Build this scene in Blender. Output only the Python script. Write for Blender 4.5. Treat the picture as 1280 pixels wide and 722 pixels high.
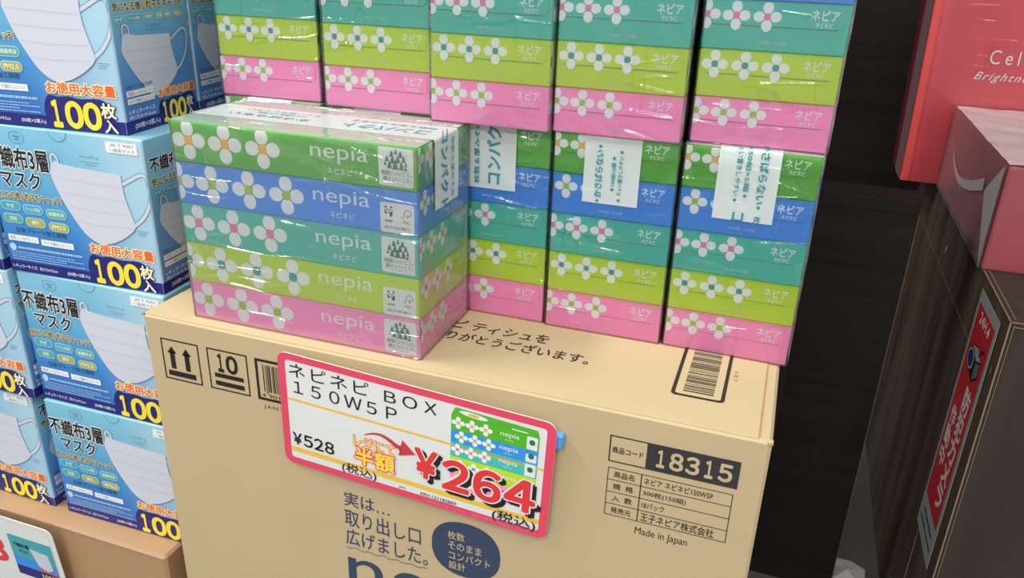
import bpy, math, random
from mathutils import Vector, Matrix, noise
random.seed(7)
SC = bpy.context.scene
COL = SC.collection
for o in list(bpy.data.objects):
    bpy.data.objects.remove(o)

# ------------------------------------------------------------------ camera
cam_data = bpy.data.cameras.new('camera')
cam_data.sensor_fit = 'HORIZONTAL'; cam_data.sensor_width = 36.0
cam_data.lens = 1009.28 / 1280 * 36.0
cam_data.clip_start = 0.02; cam_data.clip_end = 60
cam = bpy.data.objects.new('camera', cam_data); COL.objects.link(cam)
_ax = Vector((1.15690366, 0.16884787, 0.31534868))
cam.matrix_world = Matrix.Translation((0.51305, -0.505166, 0.311733)) @ Matrix.Rotation(_ax.length, 4, _ax.normalized())
SC.camera = cam

# ------------------------------------------------------------------ world and lights
w = bpy.data.worlds.new('store_air'); SC.world = w; w.use_nodes = True
w.node_tree.nodes['Background'].inputs[0].default_value = (0.96, 0.985, 1.0, 1)
w.node_tree.nodes['Background'].inputs[1].default_value = 0.66

def area(name, loc, sx, sy, power, target=None, color=(1, 0.99, 0.955)):
    l = bpy.data.lights.new(name, 'AREA'); l.shape = 'RECTANGLE'
    l.size = sx; l.size_y = sy; l.energy = power; l.color = color
    o = bpy.data.objects.new(name, l); COL.objects.link(o); o.location = loc
    d = (Vector(target) if target else Vector((loc[0], loc[1], -5))) - Vector(loc)
    o.rotation_euler = d.to_track_quat('-Z', 'Y').to_euler()
    return o
area('ceiling_or_fill_light', (-1.05, -0.5, 1.95), 0.25, 1.1, 42)
area('ceiling_or_fill_light', (0.25, -1.6, 1.95), 1.3, 0.25, 18)
area('ceiling_or_fill_light', (0.4, -2.8, 1.95), 1.3, 0.25, 34, (0.3, 0.1, 0.1))  # added fill lamp, aimed at the stacks to brighten their upright faces
area('ceiling_or_fill_light', (-0.3, -0.1, 1.95), 1.2, 0.2, 8)
area('ceiling_or_fill_light', (-2.2, 0.6, 1.95), 0.25, 1.3, 18)
area('ceiling_or_fill_light', (0.9, 2.3, 1.95), 1.3, 0.25, 5)
area('ceiling_or_fill_light', (1.5, -1.0, 1.95), 0.25, 1.3, 23)

SC.view_settings.view_transform = 'Standard'
SC.view_settings.look = 'None'
SC.view_settings.gamma = 1
SC.view_settings.use_curve_mapping = False
SC.view_settings.exposure = 0.05

# ------------------------------------------------------------------ materials
def lin(c):
    return tuple(((v / 255 / 12.92) if v / 255 <= 0.04045 else ((v / 255 + 0.055) / 1.055) ** 2.4) for v in c) + (1,)

def mat(name, rgb, rough=0.5, spec=0.5, metal=0, bump=None, var=None):
    m = bpy.data.materials.new(name); m.use_nodes = True
    nt = m.node_tree; b = nt.nodes['Principled BSDF']
    b.inputs['Base Color'].default_value = lin(rgb)
    b.inputs['Roughness'].default_value = rough
    b.inputs['Specular IOR Level'].default_value = spec
    b.inputs['Metallic'].default_value = metal
    tc = nt.nodes.new('ShaderNodeTexCoord')
    if var:   # (scale vector, amount 0..1)
        mp = nt.nodes.new('ShaderNodeMapping'); mp.inputs['Scale'].default_value = var[0]
        nt.links.new(tc.outputs['Object'], mp.inputs['Vector'])
        n = nt.nodes.new('ShaderNodeTexNoise'); n.inputs['Scale'].default_value = 1; n.inputs['Detail'].default_value = 5
        nt.links.new(mp.outputs[0], n.inputs['Vector'])
        mx = nt.nodes.new('ShaderNodeMix'); mx.data_type = 'RGBA'
        c = lin(rgb); k = var[1]
        mx.inputs[6].default_value = tuple(x * (1 - k) for x in c[:3]) + (1,)
        mx.inputs[7].default_value = tuple(min(1, x * (1 + k)) for x in c[:3]) + (1,)
        nt.links.new(n.outputs['Fac'], mx.inputs[0]); nt.links.new(mx.outputs[2], b.inputs['Base Color'])
    if bump:  # (scale vector, strength, distance)
        mp = nt.nodes.new('ShaderNodeMapping'); mp.inputs['Scale'].default_value = bump[0]
        nt.links.new(tc.outputs['Object'], mp.inputs['Vector'])
        n = nt.nodes.new('ShaderNodeTexNoise'); n.inputs['Scale'].default_value = 1; n.inputs['Detail'].default_value = 4
        nt.links.new(mp.outputs[0], n.inputs['Vector'])
        bp = nt.nodes.new('ShaderNodeBump'); bp.inputs['Strength'].default_value = bump[1]; bp.inputs['Distance'].default_value = bump[2]
        nt.links.new(n.outputs['Fac'], bp.inputs['Height']); nt.links.new(bp.outputs[0], b.inputs['Normal'])
    return m

def film(name, tint, base, rough, scale, dist, op=0.0, strength=0.9, ior=1.5, body=(0.92, 0.93, 0.93, 1)):
    """clear wrapping film: transparent with a wrinkled gloss; op adds a milky share"""
    m = bpy.data.materials.new(name); m.use_nodes = True
    nt = m.node_tree; nt.nodes.clear()
    out = nt.nodes.new('ShaderNodeOutputMaterial')
    tr = nt.nodes.new('ShaderNodeBsdfTransparent'); tr.inputs[0].default_value = tint
    gl = nt.nodes.new('ShaderNodeBsdfAnisotropic'); gl.inputs['Roughness'].default_value = rough
    gl.inputs[0].default_value = (1, 1, 1, 1)
    df = nt.nodes.new('ShaderNodeBsdfDiffuse'); df.inputs[0].default_value = body
    tc = nt.nodes.new('ShaderNodeTexCoord')
    oi = nt.nodes.new('ShaderNodeObjectInfo')
    ofs = nt.nodes.new('ShaderNodeVectorMath'); ofs.operation = 'SCALE'; ofs.inputs[0].default_value = (3.1, 5.7, 4.3)
    nt.links.new(oi.outputs['Random'], ofs.inputs['Scale'])
    shf = nt.nodes.new('ShaderNodeVectorMath'); shf.operation = 'ADD'
    nt.links.new(tc.outputs['Object'], shf.inputs[0]); nt.links.new(ofs.outputs[0], shf.inputs[1])
    def nse(sc, rot, det, dis):
        mp = nt.nodes.new('ShaderNodeMapping'); mp.inputs['Scale'].default_value = sc; mp.inputs['Rotation'].default_value = rot
        n = nt.nodes.new('ShaderNodeTexNoise'); n.inputs['Scale'].default_value = 1; n.inputs['Detail'].default_value = det; n.inputs['Distortion'].default_value = dis
        nt.links.new(shf.outputs[0], mp.inputs[0]); nt.links.new(mp.outputs[0], n.inputs['Vector']); return n.outputs['Fac']
    def mth(op, a_, b_=None):
        q = nt.nodes.new('ShaderNodeMath'); q.operation = op
        for i, v in enumerate((a_, b_)):
            if v is None: continue
            if isinstance(v, (int, float)): q.inputs[i].default_value = v
            else: nt.links.new(v, q.inputs[i])
        return q.outputs[0]
    def crease(sc, rot, width):
        d_ = mth('ABSOLUTE', mth('SUBTRACT', nse(sc, rot, 0.5, 0.12), 0.5))
        mr = nt.nodes.new('ShaderNodeMapRange'); mr.interpolation_type = 'SMOOTHSTEP'
        mr.inputs[1].default_value = 0; mr.inputs[2].default_value = width; mr.inputs[3].default_value = 1; mr.inputs[4].default_value = 0
        nt.links.new(d_, mr.inputs[0]); return mr.outputs[0]
    mask = nt.nodes.new('ShaderNodeMapRange'); mask.inputs[1].default_value = 0.50; mask.inputs[2].default_value = 0.66
    nt.links.new(nse((16, 16, 16), (0, 0, 0), 1, 0), mask.inputs[0])
    c1 = crease((scale[0] * 0.25, scale[1] * 0.3, scale[2] * 1.6), (0.55, 0.5, 0.3), 0.05); c2 = crease((scale[0] * 1.2, scale[1] * 1.2, scale[2] * 0.22), (0.5, -0.6, 0.4), 0.03)
    hgt = mth('ADD', mth('MULTIPLY', mth('ADD', c1, c2), mask.outputs[0]), mth('MULTIPLY', nse(tuple(v * 1.2 for v in scale), (0.2, 0.4, 0.9), 2, 0.5), 0.45))
    bp = nt.nodes.new('ShaderNodeBump'); bp.inputs['Strength'].default_value = strength; bp.inputs['Distance'].default_value = dist
    nt.links.new(hgt, bp.inputs['Height'])
    nt.links.new(bp.outputs[0], gl.inputs['Normal'])
    fr = nt.nodes.new('ShaderNodeFresnel'); fr.inputs[0].default_value = ior
    ad = nt.nodes.new('ShaderNodeMath'); ad.operation = 'ADD'; ad.use_clamp = True; ad.inputs[1].default_value = base
    nt.links.new(fr.outputs[0], ad.inputs[0])
    m1 = nt.nodes.new('ShaderNodeMixShader'); m1.inputs[0].default_value = op
    nt.links.new(tr.outputs[0], m1.inputs[1]); nt.links.new(df.outputs[0], m1.inputs[2])
    m2 = nt.nodes.new('ShaderNodeMixShader')
    nt.links.new(ad.outputs[0], m2.inputs[0]); nt.links.new(m1.outputs[0], m2.inputs[1]); nt.links.new(gl.outputs[0], m2.inputs[2])
    nt.links.new(m2.outputs[0], out.inputs[0])
    return m

def wood(name, c0, c1, scale, rough=0.45):
    m = bpy.data.materials.new(name); m.use_nodes = True
    nt = m.node_tree; b = nt.nodes['Principled BSDF']; b.inputs['Roughness'].default_value = rough
    b.inputs['Specular IOR Level'].default_value = 0.25
    tc = nt.nodes.new('ShaderNodeTexCoord'); mp = nt.nodes.new('ShaderNodeMapping'); mp.inputs['Scale'].default_value = scale
    nt.links.new(tc.outputs['Object'], mp.inputs[0])
    n = nt.nodes.new('ShaderNodeTexNoise'); n.inputs['Scale'].default_value = 1; n.inputs['Detail'].default_value = 7; n.inputs['Distortion'].default_value = 0.6
    nt.links.new(mp.outputs[0], n.inputs['Vector'])
    r = nt.nodes.new('ShaderNodeValToRGB'); r.color_ramp.elements[0].position = 0.32; r.color_ramp.elements[1].position = 0.7
    r.color_ramp.elements[0].color = lin(c0); r.color_ramp.elements[1].color = lin(c1)
    nt.links.new(n.outputs['Fac'], r.inputs[0]); nt.links.new(r.outputs[0], b.inputs['Base Color'])
    bp = nt.nodes.new('ShaderNodeBump'); bp.inputs['Strength'].default_value = 0.15; bp.inputs['Distance'].default_value = 0.0005
    nt.links.new(n.outputs['Fac'], bp.inputs['Height']); nt.links.new(bp.outputs[0], b.inputs['Normal'])
    return m

def printed_blue(name, w_, h_):
    """printed artwork of the mask boxes: pale cyan at the top running to blue lower left"""
    m = bpy.data.materials.new(name); m.use_nodes = True
    nt = m.node_tree; b = nt.nodes['Principled BSDF']; b.inputs['Roughness'].default_value = 0.3
    tc = nt.nodes.new('ShaderNodeTexCoord'); sp = nt.nodes.new('ShaderNodeSeparateXYZ')
    nt.links.new(tc.outputs['Object'], sp.inputs[0])
    z = nt.nodes.new('ShaderNodeMapRange'); z.inputs[1].default_value = 0.0; z.inputs[2].default_value = h_
    nt.links.new(sp.outputs['Z'], z.inputs[0])
    r = nt.nodes.new('ShaderNodeValToRGB'); e = r.color_ramp.elements
    e[0].position = 0.05; e[0].color = lin((44, 100, 186)); e[1].position = 1; e[1].color = lin((136, 196, 222))
    e2 = r.color_ramp.elements.new(0.4); e2.color = lin((68, 146, 208)); e3 = r.color_ramp.elements.new(0.72); e3.color = lin((108, 182, 214))
    nt.links.new(z.outputs[0], r.inputs[0])
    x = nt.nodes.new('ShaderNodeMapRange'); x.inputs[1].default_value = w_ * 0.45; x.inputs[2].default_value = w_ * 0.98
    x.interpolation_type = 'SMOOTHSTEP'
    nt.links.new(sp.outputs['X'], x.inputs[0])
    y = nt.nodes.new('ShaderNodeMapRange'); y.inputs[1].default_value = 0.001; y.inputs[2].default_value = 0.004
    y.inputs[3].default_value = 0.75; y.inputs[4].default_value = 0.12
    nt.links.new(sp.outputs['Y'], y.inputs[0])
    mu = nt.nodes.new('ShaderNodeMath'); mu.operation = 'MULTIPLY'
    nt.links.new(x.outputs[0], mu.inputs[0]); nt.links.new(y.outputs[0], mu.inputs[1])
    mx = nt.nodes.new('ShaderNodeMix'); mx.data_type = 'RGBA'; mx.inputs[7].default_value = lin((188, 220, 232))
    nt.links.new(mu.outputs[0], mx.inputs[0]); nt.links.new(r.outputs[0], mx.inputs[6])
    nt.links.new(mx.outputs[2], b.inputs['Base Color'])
    return m

M = {}
M['green'] = mat('green_card', (86, 184, 40), 0.4)
M['blue'] = mat('blue_card', (52, 150, 236), 0.4)
M['teal'] = mat('teal_card', (70, 196, 178), 0.4)
M['lime'] = mat('lime_card', (198, 224, 28), 0.4)
M['pink'] = mat('pink_card', (255, 154, 208), 0.4)
M['white'] = mat('white_ink', (240, 242, 242), 0.45)
M['orange'] = mat('orange_ink', (240, 184, 70), 0.45)
M['pinkink'] = mat('rose_ink', (234, 128, 174), 0.45)
M['tealink'] = mat('teal_ink', (60, 160, 158), 0.45)
M['limeink'] = mat('lime_ink', (170, 200, 60), 0.45)
M['dgreen'] = mat('dark_green_ink', (28, 120, 88), 0.5)
M['grey'] = mat('grey_ink', (110, 118, 120), 0.5)
M['lgrey'] = mat('pale_grey_ink', (205, 210, 215), 0.5)
M['label'] = mat('label_white', (232, 235, 232), 0.45)
M['black'] = mat('black_ink', (30, 26, 24), 0.55)
M['seam'] = mat('flap_gap_shade', (138, 136, 108), 0.8)  # shade line painted below the end flaps
M['navy'] = mat('navy_ink', (52, 66, 92), 0.8)
M['deepnavy'] = mat('deep_navy_ink', (36, 38, 120), 0.35)
M['yellow'] = mat('yellow_ink', (252, 226, 62), 0.35)
M['cream'] = mat('cream_ink', (252, 240, 190), 0.4)
M['vermilion'] = mat('vermilion_ink', (238, 104, 40), 0.4)
M['pale'] = mat('pale_blue_ink', (180, 214, 240), 0.4)
M['pillteal'] = mat('pill_teal_ink', (70, 170, 180), 0.4)
M['pillolive'] = mat('pill_olive_ink', (172, 176, 76), 0.4)
M['pillgreen'] = mat('pill_green_ink', (92, 172, 148), 0.4)
M['maskwhite'] = mat('mask_picture_ink', (208, 211, 224), 0.4)
M['maskfold'] = mat('mask_pleat_ink', (196, 200, 215), 0.4)
M['maskline'] = mat('mask_outline_ink', (92, 132, 168), 0.4)
M['maskbox'] = printed_blue('mask_box_card', 0.178, 0.147)
M['kraft'] = mat('kraft_cardboard', (194, 173, 136), 0.85, 0.15, bump=((300, 40, 260), 0.12, 0.0004), var=((12, 12, 12), 0.06))
M['kraftin'] = mat('kraft_cut_edge', (176, 140, 92), 0.9, 0.1, bump=((700, 300, 300), 0.8, 0.001), var=((220, 180, 180), 0.3))
M['brown'] = mat('brown_cardboard', (178, 142, 106), 0.38, 0.5, bump=((30, 30, 60), 0.35, 0.0015), var=((8, 8, 8), 0.08))
M['cardred'] = mat('card_border_red', (232, 76, 104), 0.3)
M['cardwhite'] = mat('card_white', (230, 232, 229), 0.3)
M['cardyellow'] = mat('card_rule_yellow', (244, 196, 74), 0.35)
M['pricered'] = mat('price_red_ink', (232, 58, 62), 0.35)
M['arrow'] = mat('arrow_red_ink', (206, 62, 70), 0.35)
M['hotpink'] = mat('hot_pink_ink', (236, 60, 130), 0.35)
M['bluetab'] = mat('blue_plastic', (90, 160, 225), 0.3)
M['darkwood'] = wood('dark_wood_grain_level', (24, 20, 18), (36, 30, 27), (2.5, 30, 45), 0.75)
M['sidewood'] = wood('brown_wood_grain_upright', (66, 54, 46), (112, 94, 80), (40, 22, 2.2), 0.6)
M['frontwood'] = wood('brown_wood_laminate', (54, 46, 41), (72, 62, 56), (16, 16, 2.5), 0.6)
M['edging'] = mat('pale_edge_banding', (150, 126, 102), 0.5)
M['bluesteel'] = mat('notice_blue_ink', (40, 50, 130), 0.4)
M['noticered'] = mat('notice_red_ink', (214, 44, 52), 0.4)
M['noticegrey'] = mat('notice_grey', (170, 178, 172), 0.4)
M['darkgrey'] = mat('dark_grey_ink', (50, 50, 52), 0.5)
M['bag'] = mat('red_gift_paper', (214, 66, 80), 0.35, bump=((14, 14, 9), 0.25, 0.004))
M['bagedge'] = mat('bright_red_fold', (222, 84, 82), 0.35)
M['bagside'] = mat('grey_film_gusset', (150, 120, 124), 0.25, bump=((60, 60, 9), 0.5, 0.002))
M['bagdark'] = mat('maroon_gusset', (120, 22, 38), 0.4)
M['rose'] = mat('rose_carton', (186, 84, 96), 0.4)
M['floor'] = mat('grey_floor_tile', (96, 94, 92), 0.45, var=((6, 6, 6), 0.12))
M['ceil'] = mat('white_ceiling', (225, 225, 222), 0.8)
M['scrap'] = mat('white_scrap', (205, 205, 200), 0.6)
M['backing'] = mat('grey_backing', (105, 105, 104), 0.6)
M['film'] = film('shrink_film', (0.985, 0.99, 0.99, 1), 0.03, 0.12, (44, 26, 34), 0.0017, 0.015)
M['topfilm'] = film('shrink_film_slack', (0.97, 0.98, 0.98, 1), 0.12, 0.14, (50, 26, 30), 0.003, 0.36)  # diffuse white share stands in for glare on the pack tops
M['milky'] = film('milky_fold_glare_film', (0.95, 0.95, 0.96, 1), 0.08, 0.25, (30, 40, 50), 0.0015, 0.72, ior=1.2)
M['ridge'] = film('carton_film_ridge', (0.97, 0.95, 0.92, 1), 0.10, 0.2, (40, 40, 80), 0.001, 0.12)
M['slackfilm'] = film('slack_shrink_film', (0.98, 0.985, 0.985, 1), 0.05, 0.13, (40, 26, 34), 0.0028, 0.07)  # diffuse share paints the pale reflected haze over the front pack
M['rosefilm'] = film('loose_clear_film', (0.97, 0.96, 0.97, 1), 0.05, 0.2, (20, 12, 26), 0.0016, 0.14, ior=1.06)
M['frontfilm'] = film('tight_clear_film', (0.97, 0.96, 0.97, 1), 0.015, 0.2, (20, 12, 26), 0.001, 0.02, ior=1.3)
M['band'] = film('printed_white_film', (0.96, 0.98, 0.98, 1), 0.02, 0.3, (50, 40, 50), 0.0012, 0.72, body=(0.72, 0.80, 0.78, 1))

# ------------------------------------------------------------------ mesh helpers
def link(name, me, parent=None):
    o = bpy.data.objects.new(name, me); COL.objects.link(o)
    if parent: o.parent = parent
    return o

class MB:
    def __init__(s): s.v = []; s.f = []; s.mi = []; s.mats = []
    def m(s, key):
        mt = M[key]
        if mt not in s.mats: s.mats.append(mt)
        return s.mats.index(mt)
    def add(s, vs, fs, key):
        k = len(s.v); s.v += [tuple(p) for p in vs]; i = s.m(key)
        for f in fs: s.f.append([k + a for a in f]); s.mi.append(i)
    def quad(s, a, b, c, d, key): s.add([a, b, c, d], [(0, 1, 2, 3)], key)
    def box(s, x0, y0, z0, x1, y1, z1, key, bev=0.0, faces=None):
        """box with chamfered edges; optional per-face material dict: -x +x -y +y -z +z"""
        b = bev; F = faces or {}
        g = lambda n: F.get(n, key)
        if b <= 0:
            V = [(x0, y0, z0), (x1, y0, z0), (x1, y1, z0), (x0, y1, z0), (x0, y0, z1), (x1, y0, z1), (x1, y1, z1), (x0, y1, z1)]
            for n, f in (('-z', (0, 3, 2, 1)), ('+z', (4, 5, 6, 7)), ('-y', (0, 1, 5, 4)), ('+y', (2, 3, 7, 6)), ('-x', (3, 0, 4, 7)), ('+x', (1, 2, 6, 5))):
                s.add([V[i] for i in f], [(0, 1, 2, 3)], g(n))
            return
        xs, ys, zs = (x0, x1), (y0, y1), (z0, z1)
        def P(i, j, k, ax):
            q = [xs[i], ys[j], zs[k]]; sg = [b if t == 0 else -b for t in (i, j, k)]
            for a in range(3):
                if a != ax: q[a] += sg[a]
            return tuple(q)
        for ax in range(3):
            for e in (0, 1):
                o1, o2 = [a for a in range(3) if a != ax]
                q = []
                for (u, v) in ((0, 0), (1, 0), (1, 1), (0, 1)):
                    t = [0, 0, 0]; t[ax] = e; t[o1] = u; t[o2] = v; q.append(P(*t, ax))
                s.add(q, [(0, 1, 2, 3)], g('-+'[e] + 'xyz'[ax]))
        for a1, a2, a3 in ((0, 1, 2), (0, 2, 1), (1, 2, 0)):
            for u in (0, 1):
                for v in (0, 1):
                    q = []
                    for (wv, ax) in ((0, a1), (0, a2), (1, a2), (1, a1)):
                        t = [0, 0, 0]; t[a1] = u; t[a2] = v; t[a3] = wv; q.append(P(*t, ax))
                    s.add(q, [(0, 1, 2, 3)], key)
        for i in (0, 1):
            for j in (0, 1):
                for k in (0, 1): s.add([P(i, j, k, 0), P(i, j, k, 1), P(i, j, k, 2)], [(0, 1, 2)], key)
    def mesh(s, name, smooth=False):
        me = bpy.data.meshes.new(name); me.from_pydata(s.v, [], s.f)
        for mt in s.mats: me.materials.append(mt)
        me.polygons.foreach_set('material_index', s.mi)
        if smooth: me.polygons.foreach_set('use_smooth', [True] * len(s.f))
        me.update(); return me
    def build(s, name, parent=None, smooth=False): return link(name, s.mesh(name, smooth), parent)

_tc = {}
def glyphs(t, bold, shear=0.0, spacing=1.0):
    k = (t, 0, shear, spacing)
    if k not in _tc:
        c = bpy.data.curves.new('t', 'FONT'); c.body = t; c.size = 1; c.resolution_u = 6 if all(ord(q) < 256 or ord(q) > 0xFF00 for q in t) else 2; c.shear = shear; c.space_character = spacing
        o = bpy.data.objects.new('t', c); COL.objects.link(o); bpy.context.view_layer.update()
        dg = bpy.context.evaluated_depsgraph_get(); me = o.evaluated_get(dg).to_mesh()
        vs = [(v.co.x, v.co.y) for v in me.vertices]; fs = [tuple(p.vertices) for p in me.polygons]
        o.evaluated_get(dg).to_mesh_clear(); bpy.data.objects.remove(o); bpy.data.curves.remove(c)
        _tc[k] = (vs, fs)
    return _tc[k]

class Print(MB):
    """flat printing in (x, y, layer) coordinates, laid on a face by place()"""
    STEP = 0.00011
    def __init__(s, clip=None): super().__init__(); s.clip = clip
    def shape(s, pts, key, L=1):
        s.add([(x, y, L) for x, y in pts], [tuple(range(len(pts)))], key)
    def rect(s, x0, y0, x1, y1, key, L=1): s.shape([(x0, y0), (x1, y0), (x1, y1), (x0, y1)], key, L)
    def rrect(s, x0, y0, x1, y1, r, key, L=1, n=5):
        p = []
        for cx, cy, a in ((x1 - r, y1 - r, 0), (x0 + r, y1 - r, 90), (x0 + r, y0 + r, 180), (x1 - r, y0 + r, 270)):
            for i in range(n + 1):
                t = math.radians(a + 90 * i / n); p.append((cx + r * math.cos(t), cy + r * math.sin(t)))
        s.shape(p, key, L)
    def ell(s, cx, cy, rx, ry, key, L=1, rot=0, n=22):
        c, q = math.cos(rot), math.sin(rot); p = []
        for i in range(n):
            t = 2 * math.pi * i / n; a, b = rx * math.cos(t), ry * math.sin(t); p.append((cx + a * c - b * q, cy + a * q + b * c))
        s.shape(p, key, L)
    def frame(s, x0, y0, x1, y1, t, key, L=1):
        s.rect(x0, y0, x1, y0 + t, key, L); s.rect(x0, y1 - t, x1, y1, key, L)
        s.rect(x0, y0 + t, x0 + t, y1 - t, key, L); s.rect(x1 - t, y0 + t, x1, y1 - t, key, L)
    def stroke(s, pts, w_, key, L=1):
        n = len(pts); l = []; r = []
        for i in range(n):
            a = Vector(pts[max(0, i - 1)]); b = Vector(pts[min(n - 1, i + 1)]); d = (b - a).normalized(); nn = Vector((-d.y, d.x)) * w_ / 2
            l.append(Vector(pts[i]) + nn); r.append(Vector(pts[i]) - nn)
        for i in range(n - 1): s.shape([tuple(r[i]), tuple(r[i + 1]), tuple(l[i + 1]), tuple(l[i])], key, L)
    def flower(s, cx, cy, R, centre, L=1, tall=1.0):
        for k in range(4):
            a = k * math.pi / 2 + 0.02
            s.ell(cx + 0.60 * R * math.cos(a), cy + tall * 0.60 * R * math.sin(a), 0.41 * R * (tall if k % 2 else 1), 0.375 * R, 'white', L + 0.1 * k, a)
        s.ell(cx, cy, 0.26 * R, 0.26 * R, centre, L + 1)
    def text(s, t, x0, y0, x1, y1, key, L=1, bold=0.0, rot=0, outline=None, shear=0.0, keep=False, spacing=1.0):
        """text fitted to the box; rot 90 reads upwards, -90 reads downwards; outline = (key, extra bold)"""
        vs, fs = glyphs(t, bold, shear, spacing)
        if not vs: return
        ax, bx = min(v[0] for v in vs), max(v[0] for v in vs); ay, by = min(v[1] for v in vs), max(v[1] for v in vs)
        W, H = (x1 - x0, y1 - y0) if rot == 0 else (y1 - y0, x1 - x0)
        sx, sy = W / (bx - ax), H / (by - ay)
        if keep: sx = sy = min(sx, sy)
        def f(p, l):
            a, b = (p[0] - ax) * sx, (p[1] - ay) * sy
            if rot == 0: return (x0 + a, y0 + b, l)
            if rot == 90: return (x1 - b, y0 + a, l)
            return (x0 + b, y1 - a, l)
        def lay(e, l, k_, n):
            for i in range(n if e > 0.002 else 1):
                a_ = 2 * math.pi * (i + 0.5) / n; dx, dy = (e * math.cos(a_), e * math.sin(a_)) if e > 0.002 else (0, 0)
                s.add([f((q[0] + dx, q[1] + dy), l + 0.06 * i) for q in vs], fs, k_)
        if outline: lay(bold * 0.7 + outline[1], L, outline[0], 8); L += 1
        lay(bold * 0.7, L, key, 6)
    def chars(s, t, x0, y0, x1, y1, key, L=1, bold=0.0, gap=0.12, outline=None):
        c = (x1 - x0) / len(t)
        for i, ch in enumerate(t):
            n = 0.30 if ch in '1１' else gap / 2
            s.text(ch, x0 + c * (i + n), y0, x0 + c * (i + 1 - n * 0.8), y1, key, L, bold, outline=outline)
    def place(s, into, o, ex, ey):
        """copy onto a face: o origin, ex right, ey up"""
        o, ex, ey = Vector(o), Vector(ex), Vector(ey); n = ex.cross(ey); k = len(into.v)
        for x, y, l in s.v:
            if s.clip: x = min(max(x, s.clip[0]), s.clip[2]); y = min(max(y, s.clip[1]), s.clip[3])
            into.v.append(tuple(o + ex * x + ey * y + n * (l * s.STEP + 0.00008)))
        for f, i in zip(s.f, s.mi):
            mt = s.mats[i]
            if mt not in into.mats: into.mats.append(mt)
            into.f.append([k + a for a in f]); into.mi.append(into.mats.index(mt))

X, Y, Z = (1, 0, 0), (0, 1, 0), (0, 0, 1)
def tag(o, label=None, cat=None, group=None, kind=None):
    if label: o['label'] = label
    if cat: o['category'] = cat
    if group: o['group'] = group
    if kind: o['kind'] = kind
    return o
def thing(name, label, cat, loc=(0, 0, 0), rz=0, group=None):
    o = link(name, None); o.location = loc; o.rotation_euler = (0, 0, rz); o.empty_display_size = 0.02
    return tag(o, label, cat, group)
def copy_tree(o, parent=None):
    c = o.copy(); COL.objects.link(c)
    if parent: c.parent = parent
    for ch in list(o.children): copy_tree(ch, c)
    return c

# ------------------------------------------------------------------ setting
b = MB(); b.box(-3, -3, -0.667, 3, 3, -0.617, 'floor'); tag(b.build('floor'), kind='structure')
b = MB(); b.box(-3, -3, 2.05, 3, 3, 2.1, 'ceil'); tag(b.build('ceiling'), kind='structure')
b = MB(); b.box(-1.4, 1.45, -0.617, 2.2, 1.49, 2.05, 'darkwood'); tag(b.build('wall_back'), kind='structure')

# dark display unit behind the tissue stacks, tall panel over it
t = thing('display_unit', 'dark brown wooden unit behind the tissue stacks, with level grain', 'shelf', (0, 0, 0))
b = MB(); b.box(-0.7, 0.6, -0.617, 0.6885, 0.66, 0.004, 'darkwood'); b.build('body', t)
b = MB(); b.box(-0.7, 0.5995, 0.004, 0.6885, 0.66, 0.022, 'darkwood', 0.0008); b.build('top_panel', t)
b = MB(); b.box(0.6885, 0.6, -0.617, 0.6889, 0.6012, 0.004, 'edging'); b.build('edge_strip', t)
b = MB(); b.box(-0.03, 0.372, -0.617, 0.555, 0.392, 0.95, 'darkwood', 0.001)
tag(b.build('back_board'), 'tall dark board standing directly behind the stacked tissue packs', 'board')

# wooden cabinet on the right
cx = 0.766
t = thing('wooden_cabinet', 'brown wood-grain cabinet on the right with pale edge lines', 'cabinet', (cx, 0.396, -0.617))
H = 0.5763
b = MB(); b.box(0.001, 0.001, 0, 0.7, 0.78, H - 0.001, 'frontwood', faces={'-x': 'sidewood'}); b.build('body', t)
b = MB(); b.box(0.0, 0.122, 0.0, 0.001, 0.78, H - 0.0865, 'sidewood'); b.build('side_panel', t)
b = MB()
b.box(-0.0002, 0.1215, 0, 0.0008, 0.1219, H - 0.0875, 'edging'); b.box(-0.0002, 0.1215, H - 0.0872, 0.0008, 0.78, H - 0.0866, 'edging'); b.build('seam_strip', t)
for nm, args in (('corner_edging', ((-0.0003, -0.0003, 0, 0.0012, 0.0008, H), (0.0042, -0.0003, 0, 0.0048, 0.0008, H - 0.004))),
                 ('top_edging', ((-0.0003, 0, H - 0.001, 0.0010, 0.78, H + 0.0001), (0.006, 0.006, H - 0.001, 0.0068, 0.78, H + 0.0002), (0, -0.0003, H - 0.001, 0.7, 0.0008, H + 0.0001), (0.004, -0.0003, H - 0.0062, 0.7, 0.0006, H - 0.0054)))):
    b = MB()
    for a in args: b.box(*a, 'edging')
    b.build(nm, t)
b = MB(); b.box(0.0012, 0.001, H - 0.001, 0.7, 0.78, H, 'frontwood'); b.build('top_panel', t)
b = MB(); p = Print(); p.ell(0.018, H - 0.0665, 0.0038, 0.0048, 'edging', 4, n=14); p.ell(0.018, H - 0.0665, 0.0038, 0.0048, 'edging', 1, n=14)
p.place(b, (0, 0.034, 0), (0, -1, 0), Z); b.build('screw_cap', t)
b = MB(); p = Print(); p.shape([(0, 0), (0.004, 0.001), (0.005, 0.006), (0.009, 0.007), (0.007, 0.014), (0.002, 0.012), (0.003, 0.006)], 'scrap', 3)
p.place(b, (0.0, 0.40, H - 0.062), (0, -1, 0), Z); b.build('white_chip', t)

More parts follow.
